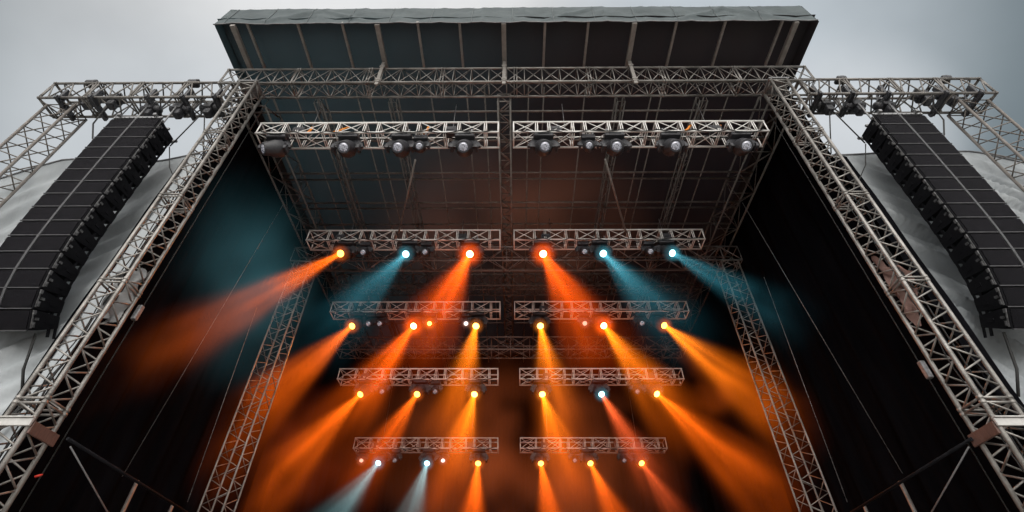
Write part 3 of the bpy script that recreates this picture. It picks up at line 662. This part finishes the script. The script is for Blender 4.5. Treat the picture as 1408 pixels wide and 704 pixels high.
def aim_matrix(d):
    return V(d).normalized().to_track_quat('-Z', 'Y')
bi = 0
for r, row in LAMPS.items():
    y, z = ROWS[r]
    for i, (x, size, colour, bm_) in enumerate(row):
        half = [q for q in row if (q[0] < 0) == (x < 0)]
        pos = ORD[half.index(row[i])]
        side = 'left' if x < 0 else 'right'
        kind = 'moving head' if size == 'big' else 'small wash light'
        lab = f'{CNAME[colour]} {kind}, {pos} from the left on the {RN[r]} {side} lamp truss'
        src = PROTO[size]
        at = (x, y + .26, z + (.17 if size == 'big' else .03))
        grp = 'moving heads on the lamp trusses' if size == 'big' else 'small wash lights on the lamp trusses'
        if not USED[size]:
            o = src; o.location = at; tag(o, lab, group=grp); USED[size] = True
        else: o = dup(src, at, lab, grp)
        hd = [c for c in o.children if c.name.split('.')[0] == 'head'][0]
        ln = [c for c in hd.children][0]
        beam = BEAMS.get(bm_) if isinstance(bm_, str) else None
        d = V(beam['d']) if beam else (V(bm_) if isinstance(bm_, tuple) else V((.12 * math.sin(x * 7), -.75, -.8)))
        hd_dir = d.normalized() * .7 + V((0, -.55, -.3)) if beam else d
        hd.rotation_mode = 'QUATERNION'; hd.rotation_quaternion = aim_matrix(hd_dir)
        ln.material_slots[0].link = 'OBJECT'
        ln.material_slots[0].material = M['lens_' + colour] if colour else (M['lens_off'] if r < 4 else M['lens_dim'])
        o['_hd'] = 0; del o['_hd']
        sc_ = SC[size]
        pl = V(at) + V((0, 0, -.52 * sc_)) + hd_dir.normalized() * .29 * sc_
        if colour:
            g = bmesh.new(); bmesh.ops.create_icosphere(g, subdivisions=2, radius=.75 if colour == 'hot' else .5)
            gl = obj('glow', g, GLOW[colour], hd, (0, 0, -.27 * sc_))
        if beam:
            Ln = beam['len']; tan = beam['tan']; r0 = .11
            g = bmesh.new(); lathe(g, [(.16, -.02)] + [((r0 + tan * Ln * q) * 1.4, -Ln * q) for q in (.05, .3, .6, 1.)], 24)
            b = obj('light_beam', g, beam_mat('beam_haze_%s' % bm_[2:], beam['c'], beam['c2'], beam['p'], Ln, r0, tan, bi * 3.7, beam['s']), None, pl)
            b.rotation_mode = 'QUATERNION'; b.rotation_quaternion = aim_matrix(d)
            cn = beam['n']
            tag(b, f'{cn} beam in the haze from the {pos} lamp of the {RN[r]} {side} truss', 'light beam', 'light beams in the haze'); bi += 1
            lt = bpy.data.lights.new('beam_lamp', 'SPOT'); lt.energy = beam['w'] * .6; lt.color = [min(1, q) for q in beam['lc']]; lt.spot_size = R(125); lt.spot_blend = 1.; lt.shadow_soft_size = .3
            lo = bpy.data.objects.new('beam_lamp', lt); COL.objects.link(lo); lo.location = V(at) + V((0, 0, -.52 * sc_)) + d.normalized() * .42
            lo.rotation_mode = 'QUATERNION'; lo.rotation_quaternion = aim_matrix(d)

# straps on the top truss
for x, z0, dx, nm in ((-6.75, 16.86, .75, 'left part'), (-7.45, 16.86, .12, 'far left part'), (-3.25, 16.86, .12, 'left middle part'), (5.95, 16.9, .35, 'right part'), (7.15, 16.86, .2, 'far right part')):
    bm = bmesh.new(); path(bm, [(0, 0, 0), (dx * .5, .05, .2), (dx, .04, .45)], .045, 5)
    tag(obj('ratchet_strap', bm, M['strap'], None, (x, 10.42, z0)), f'orange strap tied inside the {nm} of the top lamp truss', 'strap', 'orange straps')

# raked poles from the top row to the second row
for (a, b, nm) in (((-4.05, 12.6, 18.2), (-5.4, 16.6, 17.95), 'left'), ((3.6, 12.6, 18.2), (5.05, 16.6, 17.95), 'right')):
    pipe_thing('raked_pole', f'grey raked pole between the top and second lamp rows on the {nm}', 'pole', [a, b], .042, M['alu_mid'], 'raked poles', 8)

# guy wires, low poles
for pts, nm in ((((-9.56, 14, 17.1), (-10.6, 14, 6.3)), 'long thin wire at the left side of the stage'), (((-9.5, 15, 12.6), (-9.17, 15, 5.95)), 'short thin wire beside the left rear tower'),
                (((9.25, 14, 17.1), (10.3, 14, 6.4)), 'long thin wire at the right side of the stage'), (((9.47, 15, 14), (9.13, 15, 5.97)), 'short thin wire beside the right rear tower')):
    pipe_thing('guy_wire', nm, 'wire', pts, .010, M['link'], 'thin wires')
for sx, nm in ((-1, 'left'), (1, 'right')):
    k = sx
    pipe_thing('brace_pole', f'dark brace pole running inward from the {nm} front tower bracket', 'pole', [(k * 9.05, 9.98, 5.72), (k * 8.95, 15.2, 5.62)], .035, M['cab'], 'brace poles', 8)
    pipe_thing('upright_pole', f'pale upright pole under the {nm} brace pole', 'pole', [(k * 10.15, 14., 1.), (k * 10.13, 14., 6.2)], .05, M['alu_wing'], 'pale upright poles', 8)
    pipe_thing('upright_pole', f'short pale upright pole near the {nm} rear tower', 'pole', [(k * 9.55, 15.0, 1.), (k * 9.55, 15.0, 5.9)], .045, M['alu_wing'], 'pale upright poles', 8)
    pipe_thing('stay_wire', f'thin stay wire below the {nm} tower bracket', 'wire', [(k * 9.0, 10.1, 5.6), (k * 9.35, 13.5, 4.6)], .015, M['wire'], 'stay wires')
bm = bmesh.new(); tube(bm, (0, 0, 0), (.09, 0, .03), .022, 8); tube(bm, (.09, 0, .03), (.12, 0, .04), .014, 8)
tag(obj('cable_plug', bm, M['red'], None, (-9.3, 10.05, 5.0)), 'small red plug beside the left front tower', 'plug')

# lit smoke drifting
def puff(name, label, c, rad, mat_args, aim=None):
    bm = bmesh.new(); bmesh.ops.create_icosphere(bm, subdivisions=3, radius=1.)
    for v in bm.verts: v.co = V((v.co.x * rad[0], v.co.y * rad[1], v.co.z * rad[2]))
    o = obj(name, bm, puff_mat(name + '_haze', *mat_args), None, c)
    if aim: o.rotation_mode = 'QUATERNION'; o.rotation_quaternion = aim_matrix(aim)
    return tag(o, label, 'smoke', 'lit smoke', 'stuff')
puff('stage_haze', 'faint teal haze hanging inside the left side of the stage', (-9.7, 14.6, 13.4), (2.4, 5.0, 4.6), ((.12, .38, .45), .14, (2.4, 5.0, 4.6), .4, .3, .70, 1., 1.9))
puff('stage_haze', 'orange lit smoke drifting at the left between front and rear towers', (-9.50, 11.90, 9.01), (1.1, 1.1, 3.0), ((1, .19, .03), .15, (1.1, 1.1, 3.0), .6, .3, .72, 8., 2.2), (-.45, -.1, -.6))
puff('stage_haze', 'warm dark haze in front of the rear drape', (-.3, 30.55, 13.0), (10.8, .74, 8.5), ((1, .20, .055), .21, (10.8, .74, 8.5), .28, .28, .72, 9., .7))
puff('stage_haze', 'orange smoke drifting at the right beside the rear tower', (8.6, 20.6, 12.4), (1.9, 1.2, 2.4), ((1, .16, .015), .30, (1.9, 1.2, 2.4), .6, .42, .68, 15., 1.2))
puff('stage_haze', 'reddish brown haze low at the left behind the rear tower', (-8.6, 20.8, 9.6), (2.4, 1.4, 3.0), ((1, .13, .03), .16, (2.4, 1.4, 3.0), .5, .36, .7, 25., 1.1))
puff('stage_haze', 'thin warm haze gathered under the middle of the stage roof', (-.3, 18.2, 19.85), (7.4, 6.5, .55), ((1, .36, .20), .085, (7.4, 6.5, .55), .25, .2, .7, 35., .8))
puff('stage_haze', 'thick orange haze low between the third and fourth lamp rows', (-.3, 25.9, 9.6), (8.4, .75, 3.4), ((1, .17, .03), .085, (8.4, .75, 3.4), .35, .3, .7, 45., .9))


for o in bpy.data.objects:                                      # emissive haze takes no light away, so it casts no shadow
    if o.name.split('.')[0] in ('light_beam', 'stage_haze', 'glow'): o.visible_shadow = False

# ------------------------------------------------------------------ sky, sun, camera
w = bpy.data.worlds.new('World'); scene.world = w; w.use_nodes = True
nt = w.node_tree; nt.nodes.clear(); L = nt.links.new
out = nt.nodes.new('ShaderNodeOutputWorld')
SUN_EL, SUN_AZ = R(55), R(183)          # behind the camera, a little to the left
sky = nt.nodes.new('ShaderNodeTexSky'); sky.sky_type = 'NISHITA'; sky.sun_disc = False
sky.sun_elevation = SUN_EL; sky.sun_rotation = SUN_AZ; sky.air_density = 2.; sky.dust_density = 6.; sky.ozone_density = 1.
bg1 = nt.nodes.new('ShaderNodeBackground'); bg1.inputs[1].default_value = .012; L(sky.outputs[0], bg1.inputs[0])
tc = nt.nodes.new('ShaderNodeTexCoord')
nrm = nt.nodes.new('ShaderNodeVectorMath'); nrm.operation = 'NORMALIZE'; L(tc.outputs['Generated'], nrm.inputs[0])
def lobe(d, lo, hi):
    n = nt.nodes.new('ShaderNodeVectorMath'); n.operation = 'DOT_PRODUCT'; L(nrm.outputs[0], n.inputs[0]); n.inputs[1].default_value = V(d).normalized()
    mr = nt.nodes.new('ShaderNodeMapRange'); mr.interpolation_type = 'SMOOTHSTEP'; L(n.outputs['Value'], mr.inputs[0]); mr.inputs[1].default_value = lo; mr.inputs[2].default_value = hi
    return mr.outputs[0]
cl = N(nt, 'ShaderNodeTexNoise', Scale=2.6, Detail=5., Roughness=.5); L(nrm.outputs[0], cl.inputs['Vector'])
def mixc(fac, a, b):
    n = nt.nodes.new('ShaderNodeMix'); n.data_type = 'RGBA'; L(fac, n.inputs['Factor'])
    for k, v in (('A', a), ('B', b)):
        if isinstance(v, tuple): n.inputs[k].default_value = (*v, 1)
        else: L(v, n.inputs[k])
    return n.outputs['Result']
base = mixc(lobe((-.22, .40, .88), .79, .985), (.165, .20, .215), (.76, .76, .755))
base = mixc(lobe((.36, .46, .80), .92, 1.0), base, (.53, .58, .615))
base = mixc(lobe((.50, .53, .68), .975, 1.0), base, (.68, .71, .735))
base = mixc(lobe((-.55, .52, .64), .95, 1.0), base, (.60, .632, .655))
cfac = nt.nodes.new('ShaderNodeMapRange'); L(cl.outputs['Fac'], cfac.inputs[0]); cfac.inputs[1].default_value = .3; cfac.inputs[2].default_value = .7; cfac.inputs[3].default_value = .82; cfac.inputs[4].default_value = 1.10
vs_ = nt.nodes.new('ShaderNodeVectorMath'); vs_.operation = 'SCALE'; L(base, vs_.inputs[0]); L(cfac.outputs[0], vs_.inputs['Scale'])
behind = lobe((0, -1, .30), -.1, .8)  # unseen sky behind the camera, brightened to light the truss fronts
skycol = mixc(behind, vs_.outputs[0], (1.3, 1.29, 1.26))
skycol = mixc(lobe((0, -1, .06), .80, .99), skycol, (5.2, 5.05, 4.8))  # unseen bright horizon band, added to lift the inner truss rows

bg2 = nt.nodes.new('ShaderNodeBackground'); L(skycol, bg2.inputs[0]); bg2.inputs[1].default_value = 1.
ad = nt.nodes.new('ShaderNodeAddShader'); L(bg1.outputs[0], ad.inputs[0]); L(bg2.outputs[0], ad.inputs[1]); L(ad.outputs[0], out.inputs['Surface'])

sl = bpy.data.lights.new('sun', 'SUN'); sl.energy = .8; sl.angle = R(28); sl.color = (1, .96, .90)
so = bpy.data.objects.new('sun', sl); COL.objects.link(so)
sd = V((math.sin(SUN_AZ) * math.cos(SUN_EL), math.cos(SUN_AZ) * math.cos(SUN_EL), math.sin(SUN_EL)))
so.rotation_mode = 'QUATERNION'; so.rotation_quaternion = (-sd).to_track_quat('-Z', 'Y'); so.location = sd * 60

cam = bpy.data.cameras.new('camera'); co = bpy.data.objects.new('camera', cam); COL.objects.link(co); scene.camera = co
cam.sensor_width = 36; cam.lens = 36 * 695 / 1408; cam.clip_end = 2000; cam.clip_start = .1
P, YA, RO = R(41.8), R(.6), R(.25)
fw = V((-math.sin(YA) * math.cos(P), math.cos(YA) * math.cos(P), math.sin(P))); rt = V((math.cos(YA), math.sin(YA), 0)); up = rt.cross(fw)
rt2 = rt * math.cos(RO) + up * math.sin(RO); up2 = up * math.cos(RO) - rt * math.sin(RO)
co.matrix_world = Matrix(((rt2.x, up2.x, -fw.x, 0), (rt2.y, up2.y, -fw.y, 0), (rt2.z, up2.z, -fw.z, 1.7), (0, 0, 0, 1)))

scene.view_settings.view_transform = 'Standard'; scene.view_settings.look = 'None'; scene.view_settings.exposure = 0
cy = scene.cycles
cy.max_bounces = 3; cy.diffuse_bounces = 2; cy.glossy_bounces = 2; cy.use_adaptive_sampling = True; cy.adaptive_threshold = .03; cy.adaptive_min_samples = 12; cy.transparent_max_bounces = 64; cy.volume_bounces = 0
cy.volume_max_steps = 1024; cy.use_denoising = True; cy.sample_clamp_indirect = 4.; cy.caustics_reflective = False; cy.caustics_refractive = False
